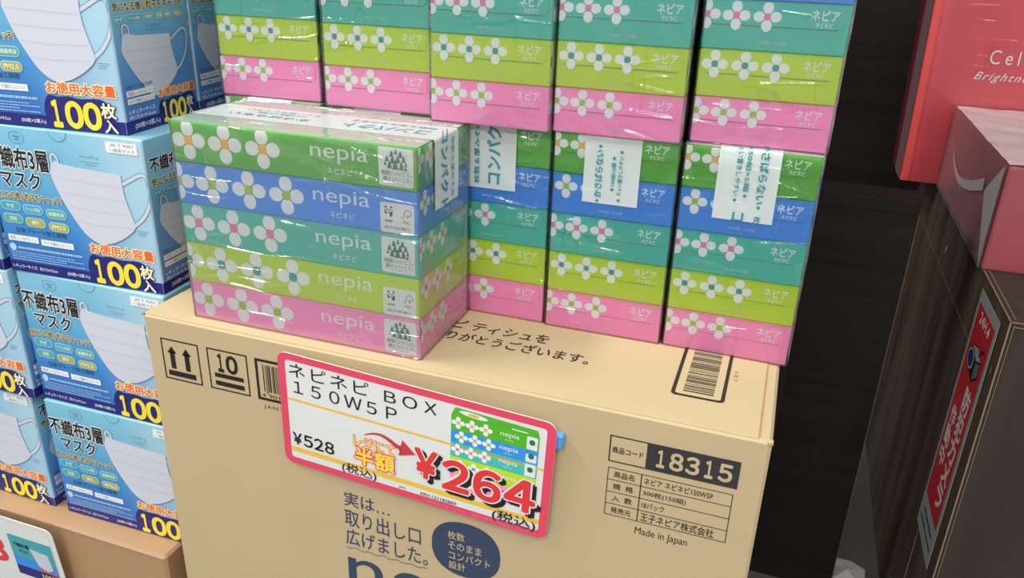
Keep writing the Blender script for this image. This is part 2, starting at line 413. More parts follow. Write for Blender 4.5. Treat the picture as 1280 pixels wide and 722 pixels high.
# security notice stuck on the cabinet side (reads downwards)
b = MB(); b.box(0.7652, 0.4275, -0.4025, 0.7659, 0.5340, -0.0570, 'noticegrey')
nt_ = tag(b.build('security_notice'), 'long red and grey camera notice stuck upright on the cabinet side', 'sign')
p = Print(); Wn, Hn = 0.1065, 0.3455      # x runs towards the camera, y up
p.rect(0.009, 0.053, Wn - 0.009, Hn - 0.014, 'noticered', 1)
for i, ch in enumerate('防犯カメラ'): p.text(ch, 0.0550, 0.2085 - i * 0.0343, 0.0860, 0.2400 - i * 0.0343, 'label', 2, 0.045)
for i, ch in enumerate('作動中'): p.text(ch, 0.0190, 0.1715 - i * 0.0300, 0.0450, 0.1980 - i * 0.0300, 'label', 2, 0.045)
p.text('24H', 0.0270, 0.3130, 0.0640, 0.3265, 'label', 2, 0.02)
p.shape([(0.070, 0.318), (0.077, 0.327), (0.082, 0.320), (0.076, 0.312)], 'label', 2)
p.text('security', 0.0220, 0.3025, 0.0840, 0.3095, 'cardred', 2, 0.0)
# little camera picture: box body, lens ring, sight on top
p.shape([(0.026, 0.284), (0.056, 0.293), (0.084, 0.284), (0.084, 0.262), (0.062, 0.248), (0.026, 0.257)], 'black', 2)
p.shape([(0.029, 0.283), (0.056, 0.291), (0.081, 0.283), (0.060, 0.276)], 'noticegrey', 3)
p.shape([(0.061, 0.273), (0.081, 0.281), (0.081, 0.264), (0.062, 0.252)], 'grey', 3)
p.ell(0.036, 0.268, 0.0190, 0.0150, 'black', 3); p.ell(0.0355, 0.268, 0.0165, 0.0128, 'noticegrey', 4); p.ell(0.0350, 0.268, 0.0130, 0.0100, 'black', 4.6); p.ell(0.0348, 0.268, 0.0110, 0.0085, 'bluesteel', 5)
p.stroke([(0.066, 0.284), (0.074, 0.294), (0.085, 0.297)], 0.0035, 'black', 4)
random.seed(3)
for yy, x0, x1, hh_, kk in ((0.0330, 0.022, 0.088, 0.0060, 'bluesteel'), (0.0180, 0.012, 0.094, 0.0045, 'darkgrey')):
    xx = x0
    while xx < x1:
        wq = random.uniform(0.003, 0.0055); p.rect(xx, yy, xx + wq, yy + hh_ * random.uniform(0.6, 1), kk, 2); xx += wq + 0.0012
q = MB(); p.place(q, (0.7652, 0.5340, -0.4025), (0, -1, 0), Z); q.build('notice_printing', nt_)

# scrap on the floor in the gap
b = MB(); b.v = []
b.add([(0.690, 0.625, -0.6165), (0.742, 0.618, -0.6165), (0.744, 0.664, -0.612), (0.722, 0.674, -0.609), (0.700, 0.682, -0.6155), (0.715, 0.645, -0.604)],
      [(0, 1, 5), (1, 2, 5), (2, 3, 5), (3, 4, 5), (4, 0, 5), (4, 3, 2, 1, 0)], 'scrap')
tag(b.build('paper_scrap'), 'crumpled white paper scrap on the floor in the gap beside the cabinet', 'paper')

# ------------------------------------------------------------------ cartons
t = thing('display_plinth', 'low grey plinth under the big tissue carton', 'plinth', (0, 0, -0.617))
b = MB(); b.box(0.002, 0.004, 0, 0.535, 0.335, 0.155, 'backing', 0.002); b.build('body', t)
b = MB(); b.box(-0.002, 0.0, 0.155, 0.54, 0.34, 0.167, 'backing', 0.002); b.build('top_board', t)

W, DP, HC = 0.537, 0.334, 0.45
t = thing('tissue_carton', 'large tan shipping carton carrying the stacked tissue packs', 'carton', (0, 0, -HC))
b = MB(); b.box(0, 0, 0, W, DP, HC - 0.0006, 'kraft', 0.0022); b.build('body', t)
b = MB(); b.box(0.001, 0.0016, HC - 0.0012, 0.5275, DP / 2 - 0.001, HC, 'kraft', 0.0005, faces={'+x': 'kraftin'})
b.box(0.5262, 0.0030, HC - 0.0007, 0.5285, DP / 2 - 0.001, HC - 0.0002, 'kraftin'); b.build('top_flap', t)
b = MB(); b.box(0.001, DP / 2 + 0.001, HC - 0.0012, 0.5275, DP - 0.0016, HC, 'kraft', 0.0005); b.build('top_flap', t)
# torn corners
b = MB(); b.box(-0.0008, -0.0004, HC - 0.002, 0.002, 0.003, HC + 0.0004, 'kraftin', 0.0006); b.build('worn_corner', t)
b = MB(); b.box(W - 0.0035, -0.0005, HC - 0.0035, W + 0.0006, 0.004, HC + 0.0002, 'kraft', 0.0008); b.build('worn_corner', t)

p = Print()                                 # front printing, x from left, y = height over top edge (negative down)
p.frame(0.0161, -0.0616, 0.0563, -0.0207, 0.0014, 'black')
for x in (0.0270, 0.0425):
    p.rect(x - 0.0026, -0.0500, x + 0.0026, -0.0330, 'black'); p.shape([(x - 0.0050, -0.0345), (x + 0.0050, -0.0345), (x, -0.0275)], 'black')
p.rect(0.0205, -0.0575, 0.0500, -0.0522, 'black')
b = MB(); p.place(b, (0, 0, HC), X, Z); b.build('upright_symbol', t); p = Print()
p.frame(0.0650, -0.0613, 0.1066, -0.0207, 0.0014, 'black')
p.chars('１０', 0.0720, -0.0420, 0.0960, -0.0255, 'black', 1, 0.06)
p.rect(0.0710, -0.0486, 0.1010, -0.0444, 'black'); p.rect(0.0710, -0.0568, 0.1010, -0.0522, 'black')
b = MB(); p.place(b, (0, 0, HC), X, Z); b.build('stacking_symbol', t); p = Print()
p.frame(0.1143, -0.0615, 0.190, -0.0210, 0.0026, 'black')
random.seed(5); x = 0.1215
while x < 0.184:
    wd = random.choice((0.0005, 0.0005, 0.001, 0.0014)); p.rect(x, -0.0525 if random.random() < .8 else -0.0545, x + wd, -0.0262, 'black'); x += wd + random.choice((0.0006, 0.0009, 0.0014))
p.text('4 901121 182889', 0.1185, -0.0580, 0.180, -0.0545, 'black', 2)
p.text('JANコード', 0.1192, -0.0705, 0.158, -0.0655, 'black', 1, spacing=1.2)
b = MB(); p.place(b, (0, 0, HC), X, Z); b.build('item_barcode', t); p = Print()
p.text('実は…', 0.1940, -0.1525, 0.2385, -0.1370, 'navy', 1, 0.012)
p.text('取り出し口', 0.1935, -0.1745, 0.2680, -0.1562, 'navy', 1, 0.012)
p.text('広げました。', 0.1935, -0.1955, 0.2745, -0.1775, 'navy', 1, 0.012)
p.stroke([(0.193 + i * 0.00135, -0.1990 - 0.0008 * math.sin(i * 0.62)) for i in range(61)], 0.0007, 'navy', 1)
b = MB(); p.place(b, (0, 0, HC), X, Z); b.build('slogan_lettering', t); p = Print()
pts = []
for i in range(40):
    a = 2 * math.pi * i / 40
    pts.append((0.3100 + 0.0315 * math.copysign(abs(math.cos(a)) ** 0.9, math.cos(a)), -0.1672 + 0.0290 * math.copysign(abs(math.sin(a)) ** 0.85, math.sin(a))))
p.shape(pts, 'navy', 1)
for s_, x0, x1, y in (('枚数', 0.2935, 0.3090, -0.1540), ('そのまま', 0.2940, 0.3245, -0.1645), ('コンパクト', 0.2945, 0.3325, -0.1755), ('設計', 0.2945, 0.3100, -0.1860)):
    p.text(s_, x0, y - 0.0042, x1, y + 0.0042, 'kraft', 2, 0.008)
b = MB(); p.place(b, (0, 0, HC), X, Z); b.build('slogan_bubble', t); p = Print()
p.text('nepia', 0.1940, -0.2620, 0.3860, -0.1960, 'navy', 1, 0.0)
b = MB(); p.place(b, (0, 0, HC), X, Z); b.build('logo_lettering', t); p = Print()
p.frame(0.4245, -0.0446, 0.5190, -0.0214, 0.0010, 'black'); p.rect(0.4524, -0.0446, 0.5190, -0.0214, 'darkgrey', 1.5)
p.text('商品コード', 0.4270, -0.0362, 0.4503, -0.0308, 'black', 2, 0.02)
p.chars('１８３１５', 0.4570, -0.0400, 0.5150, -0.0260, 'kraft', 3, 0.05, 0.25)
yt, yb = -0.0497, -0.0934
p.frame(0.4250, yb, 0.5172, yt, 0.0006, 'black'); p.rect(0.4503, yb, 0.4511, yt, 'black')
for i in range(1, 4): y = yt + (yb - yt) * i / 4; p.rect(0.4250, y - 0.0003, 0.5172, y + 0.0003, 'black')
for i, (a, c, xe) in enumerate((('商品名', 'ネピア ネピネピ150W5P', 0.5035), ('規  格', '300枚(150組)', 0.4850), ('入  数', '18パック', 0.4700), ('発売元', '王子ネピア株式会社', 0.5080))):
    y = yt + (yb - yt) * (i + 0.5) / 4
    p.text(a, 0.4300, y - 0.0027, 0.4455, y + 0.0027, 'black', 2, 0.015)
    p.text(c, 0.4530, y - 0.0028 - (0.001 if i == 3 else 0), xe, y + 0.0028 + (0.001 if i == 3 else 0), 'black', 2, 0.01)
p.text('Made in Japan', 0.4500, -0.1070, 0.4900, -0.0985, 'black', 1, 0.0)
b = MB(); p.place(b, (0, 0, HC), X, Z); b.build('product_table', t)
p = Print()                                 # top printing
p.text('ネピ ティシュを', 0.2460, 0.0800, 0.3490, 0.0965, 'black', 1, 0.02)
p.text('ありがとうございます。', 0.2500, 0.0585, 0.3900, 0.0745, 'black', 1, 0.02)
b = MB(); p.place(b, (0, 0, HC), X, Y); b.build('thanks_lettering', t); p = Print()
p.rrect(0.4600, 0.0390, 0.5000, 0.160, 0.004, 'black', 1); p.rrect(0.4630, 0.0418, 0.4972, 0.157, 0.0025, 'kraft', 2)
y = 0.0465; random.seed(9)
while y < 0.15:
    wd = random.choice((0.0006, 0.0008, 0.0014, 0.0018)); p.rect(0.4685, y, 0.4915, y + wd, 'black', 3); y += wd + random.choice((0.0006, 0.0009, 0.0015))
for i, y in enumerate((0.0905, 0.0840, 0.0770)): p.text('三ヨコ'[i], 0.5030, y, 0.5062, y + 0.003, 'black', 1)
b = MB(); p.place(b, (0, 0, HC), X, Y); b.build('carton_barcode', t)

# brown film-wrapped carton under the mask boxes
ZM = -0.2985; HM = -ZM * 0 + 0.3185
t = thing('mask_carton', 'glossy brown film-wrapped carton under the blue mask boxes', 'carton', (-0.62, 0.0138, -0.617))
b = MB(); b.box(0, 0, 0, 0.582, 0.40, HM - 0.0002, 'brown', 0.003); b.build('body', t)
b = MB()
for i in range(30):
    x0, x1 = 0.582 * i / 30, 0.582 * (i + 1) / 30
    za, zb = [HM + 0.0003 + 0.0006 * noise.noise((x * 30, 3, 1)) for x in (x0, x1)]
    b.quad((x0, -0.0016, za - 0.0022), (x1, -0.0016, zb - 0.0022), (x1, -0.0008, zb - 0.0005), (x0, -0.0008, za - 0.0005), 'ridge')
b.build('film_ridge', t, True)

# ------------------------------------------------------------------ price cards
def card_plate(name, label, w_, h_, r, mtx):
    p = Print(); p.rrect(0, -h_, w_, 0, r, 'cardwhite', 0); b = MB()
    n = len(p.v); fr = [(x, 0, y) for x, y, _ in p.v]; bk = [(x, 0.0009, y) for x, y, _ in p.v]
    b.add(fr + bk, [tuple(range(n)), tuple(range(2 * n - 1, n - 1, -1))] + [(i, i + n, (i + 1) % n + n, (i + 1) % n) for i in range(n)], 'cardwhite')
    o = b.build(name); o.matrix_world = mtx; return tag(o, label, 'price card')
def rotv(r):
    v = Vector(r); return Matrix.Rotation(v.length, 4, v.normalized())
CW, CH = 0.2425, 0.1140
card = card_plate('price_card', 'white price card with red border and 264 yen half-price offer on the tissue carton', CW, CH, 0.009,
                  Matrix.Translation((0.1448, -0.0096, -0.0030)) @ rotv((0.0523, 0.0493, -0.0113)))
p = Print(); p.rrect(0, -CH, CW, 0, 0.009, 'cardred', 0.5); p.rrect(0.0072, -CH + 0.0072, CW - 0.0072, -0.0066, 0.003, 'cardwhite', 1)
p.rect(0.0072, -0.0462, CW - 0.0072, -0.0440, 'cardyellow', 2); p.rect(0.0072, -0.1000, CW - 0.0072, -0.0950, 'cardyellow', 2)
p.text('ネピネピ', 0.0105, -0.0215, 0.0850, -0.0085, 'black', 3, 0.005, spacing=1.15); p.text('ＢＯＸ', 0.0990, -0.0215, 0.1450, -0.0105, 'black', 3, 0.006)
p.text('１５０Ｗ５Ｐ', 0.0140, -0.0375, 0.1100, -0.0255, 'black', 3, 0.006)
p.chars('￥５２８', 0.0090, -0.0915, 0.0510, -0.0795, 'black', 4, 0.035, 0.22)
p.text('(税込)', 0.0575, -0.1075, 0.0905, -0.0955, 'black', 4, 0.012)
p.text('レジにて', 0.0700, -0.0740, 0.1080, -0.0630, 'yellow', 6, 0.03, outline=('hotpink', 0.05)); p.text('半額', 0.0710, -0.0925, 0.1075, -0.0745, 'yellow', 6, 0.04, outline=('hotpink', 0.06))
p.rrect(0.0690, -0.0940, 0.1095, -0.0620, 0.003, 'cardwhite', 3)
arc = []
for i in range(13):
    a = i / 12; arc.append((0.0800 + 0.034 * a, -0.0605 + 0.0060 * math.sin(math.pi * min(1, a * 1.12)) - 0.0030 * a))
for i in range(12): p.stroke(arc[i:i + 2], 0.0010 + 0.0040 * (i / 12), 'arrow', 5)
p.shape([(0.1115, -0.0715), (0.1270, -0.0660), (0.1150, -0.0545)], 'arrow', 5)
# product picture on the card
bx0, bx1, by0, by1 = 0.1575, 0.2300, -0.0900, -0.0140
hh = [(-0.0160, -0.0300, 'green', 'orange'), (-0.0300, -0.0420, 'blue', 'limeink'), (-0.0420, -0.0560, 'teal', 'pinkink'), (-0.0560, -0.0720, 'lime', 'tealink'), (-0.0720, -0.0880, 'pink', 'limeink')]
p.shape([(bx0, -0.0160), (bx1, -0.0160), (bx1 - 0.002, -0.0100), (bx0 + 0.003, -0.0085)], 'green', 2)
for a, c, k, kc in hh:
    p.rect(bx0, c, bx1, a, k, 2)
    for j in range(3): p.flower(bx0 + 0.006 + j * 0.0115 + (0.003 if k in ('blue', 'lime') else 0), (a + c) / 2 + 0.0005, 0.0056, kc, 2.6)
    p.text('nepia', bx0 + 0.041, (a + c) / 2 - 0.0012, bx0 + 0.0565, (a + c) / 2 + 0.0042, 'white', 3)
    p.text('ネピネピ', bx0 + 0.045, (a + c) / 2 - 0.0038, bx0 + 0.052, (a + c) / 2 - 0.0022, 'white', 3)
    p.rrect(bx1 - 0.0100, c + 0.0010, bx1 - 0.0012, a - (0.0010 if k in ('green', 'teal', 'pink') else 0.0035), 0.0008, 'label', 3)
    p.ell(bx1 - 0.0056, (a + c) / 2 + 0.0008, 0.0024, 0.0026, 'dgreen', 4)
p.ell(0.176, -0.0122, 0.012, 0.0022, 'white', 3, -0.06); p.ell(0.176, -0.0122, 0.005, 0.0014, 'orange', 4)
p.rect(bx0 + 0.050, -0.0150, bx0 + 0.063, -0.0140, 'white', 3)
for t_, x0, x1, y0, y1 in (('￥', 0.1270, 0.1460, -0.0860, -0.0585), ('２', 0.1520, 0.1740, -0.0900, -0.0610), ('６', 0.1795, 0.2010, -0.0905, -0.0610), ('４', 0.2060, 0.2300, -0.0900, -0.0605)):
    p.text(t_, x0 + 0.0042, y0 - 0.0035, x1 + 0.0042, y1 - 0.0028, 'black', 6, 0.075)
    p.text(t_, x0, y0, x1, y1, 'pricered', 7.5, 0.05, outline=('cardwhite', 0.035))
p.text('(税込)', 0.1960, -0.1090, 0.2330, -0.0965, 'black', 10, 0.012)
p.text('JAN', 0.1115, -0.1060, 0.1180, -0.1030, 'black', 3); p.text('4901121182889', 0.1310, -0.1062, 0.1640, -0.1030, 'black', 3, 0.01)
p.text('※画像はイメージです。実際と異なる場合がございます。', 0.1360, -CH + 0.0016, 0.2330, -CH + 0.0052, 'pinkink', 2)
b = MB(); p.place(b, (0, 0, 0), X, Z); b.build('card_printing', card)
b = MB(); b.box(0.3835, -0.0075, -0.0400, 0.3905, -0.0003, -0.0275, 'bluetab', 0.0012); b.box(0.3700, -0.0040, -0.0380, 0.3838, -0.0003, -0.0300, 'bluetab', 0.0008)
tag(b.build('card_clip'), 'small blue clip behind the right edge of the 264 yen card', 'clip')

mc = card_plate('price_card', 'white price card with a mask box picture, cut off at the lower left', 0.20, 0.12, 0.010,
                Matrix.Translation((-0.3750, -0.0030, -0.2935)) @ rotv((0.06, 0.0, -0.0)))
p = Print(); p.frame(0.006, -0.116, 0.194, -0.004, 0.0006, 'lgrey', 1)
p.rect(0.129, -0.084, 0.192, -0.024, 'pillteal', 2); p.rect(0.129, -0.084, 0.192, -0.070, 'deepnavy', 3); p.rect(0.129, -0.070, 0.192, -0.056, 'blue', 2.5)
p.text('不織布3層', 0.135, -0.040, 0.157, -0.034, 'black', 4, 0.03); p.text('マスク', 0.141, -0.049, 0.154, -0.043, 'black', 4, 0.03)
p.shape([(0.158, -0.038), (0.184, -0.040), (0.186, -0.062), (0.176, -0.068), (0.165, -0.062)], 'maskwhite', 4)
p.text('お徳用大容量', 0.163, -0.070, 0.190, -0.065, 'vermilion', 4.5, 0.03); p.text('100枚', 0.166, -0.081, 0.190, -0.072, 'yellow', 4.5, 0.02); p.chars('８', 0.086, -0.072, 0.118, -0.036, 'pricered', 3, 0.06)
b = MB(); p.place(b, (0, 0, 0), X, Z); b.build('card_printing', mc)

# ------------------------------------------------------------------ tissue packs
D, L, h = 0.09992, 0.216, 0.03473
COLS = [('pink', 'limeink'), ('lime', 'tealink'), ('teal', 'pinkink'), ('blue', 'limeink'), ('green', 'orange')]   # bottom to top
def tree(p, x, y, s, Ly):
    for k in range(3): p.shape([(x - s * (0.62 - 0.14 * k), y - s * 0.5 + s * 0.38 * k), (x + s * (0.62 - 0.14 * k), y - s * 0.5 + s * 0.38 * k), (x, y + s * 0.15 + s * 0.38 * k)], 'dgreen', Ly + 0.2 * k)
def eco_label(p, tall):
    x0, x1 = 0.1852, 0.2135
    if tall:
        p.rrect(x0, 0.0028, x1, 0.0318, 0.0016, 'label', 2)
        for x, y, s_ in ((0.1995, 0.0280, 0.0022), (0.1958, 0.0262, 0.0030), (0.2035, 0.0262, 0.0030), (0.1918, 0.0225, 0.0028), (0.1966, 0.0215, 0.0034), (0.2012, 0.0222, 0.0034), (0.2062, 0.0228, 0.0030), (0.1990, 0.0178, 0.0042), (0.2042, 0.0175, 0.0036), (0.1940, 0.0178, 0.0034), (0.2080, 0.0192, 0.0020), (0.1902, 0.0190, 0.0018), (0.2078, 0.0160, 0.0020)):
            tree(p, 0.1996 + (x - 0.1996) * 0.95, y + 0.0005, s_ * 1.2, 3)
        p.text('地球にいいこと。', x0 + 0.0020, 0.0110, x1 - 0.0012, 0.0146, 'grey', 3, 0.02); p.text('森といいこと。', x0 + 0.0035, 0.0068, x1 - 0.0012, 0.0102, 'grey', 3, 0.02)
        p.text('ネピアの森づくり', x0 + 0.0075, 0.0046, x1 - 0.0070, 0.0060, 'grey', 3)
    else:
        p.rrect(x0, 0.0008, x1, 0.0246, 0.0016, 'label', 2); p.rect(0.1989, 0.0080, 0.1991, 0.0225, 'lgrey', 3)
        # panda mark
        cx_, cy = 0.1922, 0.0175
        p.ell(cx_, cy, 0.0034, 0.0030, 'black', 3); p.ell(cx_ + 0.0002, cy + 0.0014, 0.0027, 0.0022, 'white', 4)
        for dx in (-0.0022, 0.0024): p.ell(cx_ + dx, cy + 0.0034, 0.0009, 0.0009, 'black', 3)
        for dx in (-0.0011, 0.0013): p.ell(cx_ + dx, cy + 0.0016, 0.0006, 0.0008, 'black', 5)
        p.ell(cx_ + 0.0001, cy + 0.0002, 0.0005, 0.0003, 'black', 5); p.ell(cx_ + 0.0020, cy - 0.0020, 0.0014, 0.0020, 'black', 4); p.ell(cx_ - 0.0002, cy - 0.0022, 0.0012, 0.0012, 'white', 5)
        p.text('WWF', cx_ - 0.0032, 0.0090, cx_ + 0.0032, 0.0110, 'black', 3, 0.03)
        # tick and tree mark
        c = [(0.2025, 0.0150), (0.2040, 0.0132), (0.2052, 0.0160), (0.2062, 0.0196), (0.2085, 0.0206), (0.2105, 0.0192), (0.2112, 0.0168), (0.2096, 0.0158), (0.2072, 0.0158)]
        p.stroke(c, 0.0005, 'black', 3); p.stroke([(0.2082, 0.0158), (0.2082, 0.0136)], 0.0005, 'black', 3)
        p.text('FSC', 0.2045, 0.0092, 0.2100, 0.0116, 'black', 3)
        p.text('森を守る紙を選ぼう!', x0 + 0.0035, 0.0040, x1 - 0.0035, 0.0062, 'black', 3, 0.005)

def make_box(i, root):
    k, kc = COLS[i]; z0 = i * h + 0.0001; hb = h - (0.0012 if i == 4 else 0.0004); tall = i % 2 == 0
    b = MB(); b.box(0, 0, z0, D, L, z0 + hb, k, 0.0009); body = b.build('tissue_box', root)
    tag(body, '%s tissue box' % k)
    for yy, s_ in ((0.0, -1), (L, 1)):     # the tucked end flap hanging from the top edge
        b = MB()
        p = Print(); p.rrect(0.0030, 0.0176, D - 0.0032, hb - 0.0008, 0.0045, k, 0); n = len(p.v)
        fr = [(x, yy + s_ * 0.0008, z0 + y) for x, y, _ in p.v]; bk = [(x, yy, z0 + y) for x, y, _ in p.v]
        b.add(fr + bk, [tuple(range(n))] + [(j, j + n, (j + 1) % n + n, (j + 1) % n) for j in range(n)], k)
        b.build('end_flap', body)
    b = MB()
    pe = Print(clip=(0.0008, 0.0008, D - 0.0008, hb - 0.0006))
    for x in ([0.0020, 0.0228, 0.0443] if tall else [0.0118, 0.0335, 0.0553]): pe.flower(x, 0.0240, 0.0096, kc, 7.3, 1.06)
    pe.text('ネピア', 0.0740, 0.0232, 0.0925, 0.0302, 'white', 7.5, 0.025); pe.text('ネピネピ', 0.0775, 0.0188, 0.0890, 0.0220, 'white', 7.5, 0.02)
    pe.text('300枚 150組', 0.0400, 0.0050, 0.0600, 0.0074, 'lgrey', 1)
    pe.rect(0.0065, 0.0169, D - 0.0070, 0.0174, 'seam', 1)     # painted dark line for the shadow gap under the flap
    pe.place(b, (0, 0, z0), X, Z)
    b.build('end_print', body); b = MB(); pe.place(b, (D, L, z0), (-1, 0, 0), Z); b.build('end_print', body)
    ps = Print(clip=(0.0008, 0.0006, L - 0.0008, hb - 0.0006))
    for x in ([0.0160, 0.0503, 0.0850] if tall else [0.0006, 0.0338, 0.0686, 0.1034]): ps.flower(x, 0.0186, 0.0156, kc, 1)
    ps.text('nepia', 0.1275, 0.0145, 0.1765, 0.0292, 'white', 1, -0.008); ps.text('ネピネピ', 0.1415, 0.0062, 0.1630, 0.0112, 'white', 1, 0.01)
    eco_label(ps, tall)
    b = MB(); ps.place(b, (0, L, z0), (0, -1, 0), Z); b.build('side_print', body)
    b = MB(); ps.place(b, (D, 0, z0), Y, Z); b.build('side_print', body)

def lathe_film(seed, amp=0.0006, key='film'):
    """wrinkled wrapping round the five boxes: four walls and a top, open below"""
    e = 0.0018; r = 0.0035; H5 = 5 * h - 0.0003
    # closed outline with rounded corners
    out = []
    for cx_, cy, a in ((D + e - r, L + e - r, 0), (-e + r, L + e - r, 90), (-e + r, -e + r, 180), (D + e - r, -e + r, 270)):
        for i in range(4): t_ = math.radians(a + 30 * i); out.append((cx_ + r * math.cos(t_), cy + r * math.sin(t_), math.cos(t_), math.sin(t_)))
    pts = []
    for i in range(len(out)):
        a, c = out[i], out[(i + 1) % len(out)]; d = math.hypot(c[0] - a[0], c[1] - a[1]); n = max(1, int(d / 0.005))
        for j in range(n):
            f = j / n; pts.append(tuple(a[q] * (1 - f) + c[q] * f for q in range(4)))
    NP = len(pts); NZ = 36; b = MB(); V = []
    def wr(x, y, z):
        q = Vector((x * 38 + seed * 7.3, y * 22 + seed, z * 26)); q2 = Vector((x * 20 + z * 60 + seed, y * 40 + z * 30, z * 14 - x * 30))
        return amp * (noise.noise(q) * 0.6 + (1 - 2 * abs(noise.noise(q2))) * 0.5 - 0.1)
    for k in range(NZ + 1):
        z = (H5 - 0.0008) * k / NZ
        for (x, y, nx, ny) in pts:
            d = wr(x, y, z); V.append((x + nx * d, y + ny * d, z))
    F = []
    for k in range(NZ):
        for i in range(NP): j = (i + 1) % NP; F.append((k * NP + i, k * NP + j, (k + 1) * NP + j, (k + 1) * NP + i))
    b.add(V, F, key)
    NX, NY = 20, 42; V = []; F = []
    for j in range(NY + 1):
        for i in range(NX + 1):
            x = -e * 0.4 + (D + 0.8 * e) * i / NX; y = -e * 0.4 + (L + 0.8 * e) * j / NY
            ed = min(i, NX - i, j, NY - j) / 3; V.append((x, y, H5 - 0.0004 * (1 if ed < 0.3 else 0) - 0.0001 + 0.25 * amp * noise.noise(Vector((x * 70 + seed, y * 40, 2))) * 0.5))
    for j in range(NY):
        for i in range(NX): a = j * (NX + 1) + i; F.append((a, a + 1, a + NX + 2, a + NX + 1))
    b.add(V, F, 'topfilm')
    return b.mesh('shrink_film', True)

BT, BB = 5 * h - 0.0004, 3 * h + 0.0135       # band: over the top, down both ends
def band_meshes(kind, updown, slip=0.0):
    b = MB(); x0, x1 = 0.0262, 0.0716; off = 0.0029
    path = [(-off, BB + 0.0 + slip), (-off, BB + 0.02), (-off, BB + 0.04), (-off, BT - 0.002), (-off * 0.6, BT + 0.0000), (0.002, BT + 0.0001)]
    path += [(0.002 + (L - 0.004) * i / 20, BT + 0.0001) for i in range(1, 20)]
    path += [(L - 0.002, BT + 0.0001), (L + off * 0.6, BT), (L + off, BT - 0.002), (L + off, BB + 0.03), (L + off, BB)]
    n = 10; V = []
    for a, (y, z) in enumerate(path):
        for i in range(n + 1):
            x = x0 + (x1 - x0) * i / n; s_ = 0.0004 * noise.noise(Vector((x * 90, a * 0.8, 1.5)))
            V.append((x, y - s_ if y < 0 else y + (s_ if y > L else 0), z))
    F = [(a * (n + 1) + i, a * (n + 1) + i + 1, (a + 1) * (n + 1) + i + 1, (a + 1) * (n + 1) + i) for a in range(len(path) - 1) for i in range(n)]
    b.add(V, F, 'band'); bm = b.mesh('printed_band', True)
    p = Print(clip=(0, slip, 0.0454, 0.0600)); wz = BT - BB - 0.003
    lo, hi = 0.0005 + slip, wz
    def sq(x, y): p.shape([(x - 0.0016, y), (x, y + 0.0014), (x + 0.0016, y), (x, y - 0.0014)], 'tealb', 1)
    if kind == 'compact':
        if updown == 90:
            p.text('枚数＆厚みそのまま', 0.0085, 0.004, 0.0135, 0.072, 'tealb', 1, 0.02, rot=90); p.text('コンパクト', 0.0200, 0.005, 0.0320, 0.066, 'tealb', 1, 0.03, rot=90)
        else:
            p.text('枚数＆厚みそのまま', 0.0310, -0.010, 0.0355, 0.052, 'tealb', 1, 0.02, rot=-90); p.text('コンパクト', 0.0110, -0.002, 0.0235, 0.060, 'tealb', 1, 0.03, rot=-90)
    else:
        if updown == 90:
            p.text('かさばらない', 0.0095, 0.0055, 0.0155, 0.0440, 'tealb', 1, 0.03, rot=90); p.text('150組×5箱', 0.0225, 0.0160, 0.0262, 0.0350, 'tealb', 1, 0.02, rot=90); p.text('ちょい置きしやすい', 0.0282, 0.0085, 0.0318, 0.0405, 'tealb', 1, 0.02, rot=90)
            for x, y in ((0.0125, 0.0025), (0.0125, 0.0470), (0.0243, 0.0130), (0.0243, 0.0385), (0.030, 0.0045), (0.030, 0.0440)): sq(x, y)
        else:
            p.text('かさばらない', 0.0305, 0.0155, 0.0370, 0.0640, 'tealb', 1, 0.03, rot=-90); p.text('150組×5箱', 0.0205, 0.0240, 0.0245, 0.0580, 'tealb', 1, 0.02, rot=-90); p.text('ちょい置きしやすい', 0.0135, 0.0200, 0.0175, 0.0640, 'tealb', 1, 0.02, rot=-90)
            for x, y in ((0.0337, 0.0125), (0.0225, 0.0205), (0.0155, 0.0165)): sq(x, y)
            p.text('コ', 0.0150, 0.0005, 0.0235, 0.0070, 'tealb', 1, 0.02, rot=-90); p.text('枚', 0.0315, 0.0005, 0.0365, 0.0055, 'tealb', 1, 0.02, rot=-90)
    b = MB(); p.place(b, (x0, -off - 0.0007, BB), X, Z); end_me = b.mesh('band_lettering'); b = MB()
    # lettering running on over the top
    p = Print()
    p.text('コンパクト', 0.0110, 0.010, 0.0250, 0.085, 'tealb', 1, 0.02, rot=90); p.text('枚数＆厚みそのまま', 0.0310, 0.010, 0.0370, 0.085, 'tealb', 1, 0.0, rot=90)
    p.text('かさばらない', 0.0110, 0.115, 0.0190, 0.190, 'tealb', 1, 0.02, rot=90); p.text('150組×5箱', 0.0240, 0.125, 0.0290, 0.170, 'tealb', 1, 0.0, rot=90); p.text('ちょい置きしやすい', 0.0320, 0.115, 0.0370, 0.185, 'tealb', 1, 0.0, rot=90)
    p.place(b, (x0, 0, BT + 0.00005), X, Y)
    return bm, end_me, b.mesh('top_lettering')
M['tealb'] = mat('band_teal_ink', (30, 132, 150), 0.45)

proto = thing('tissue_pack', 'x', 'tissue pack')
for i in range(5): make_box(i, proto)
films = [lathe_film(s_) for s_ in (1, 2, 3)] + [lathe_film(4, 0.0008, 'slackfilm')]
bands = {('compact', 90): band_meshes('compact', 90), ('compact', -90): band_meshes('compact', -90), ('easy', 90): band_meshes('easy', 90), ('easy', -90): band_meshes('easy', -90)}
fo = link('shrink_film', films[0], proto); bo = link('printed_band', bands[('compact', 90)][0], proto); link('band_lettering', bands[('compact', 90)][1], bo); link('top_lettering', bands[('compact', 90)][2], bo)

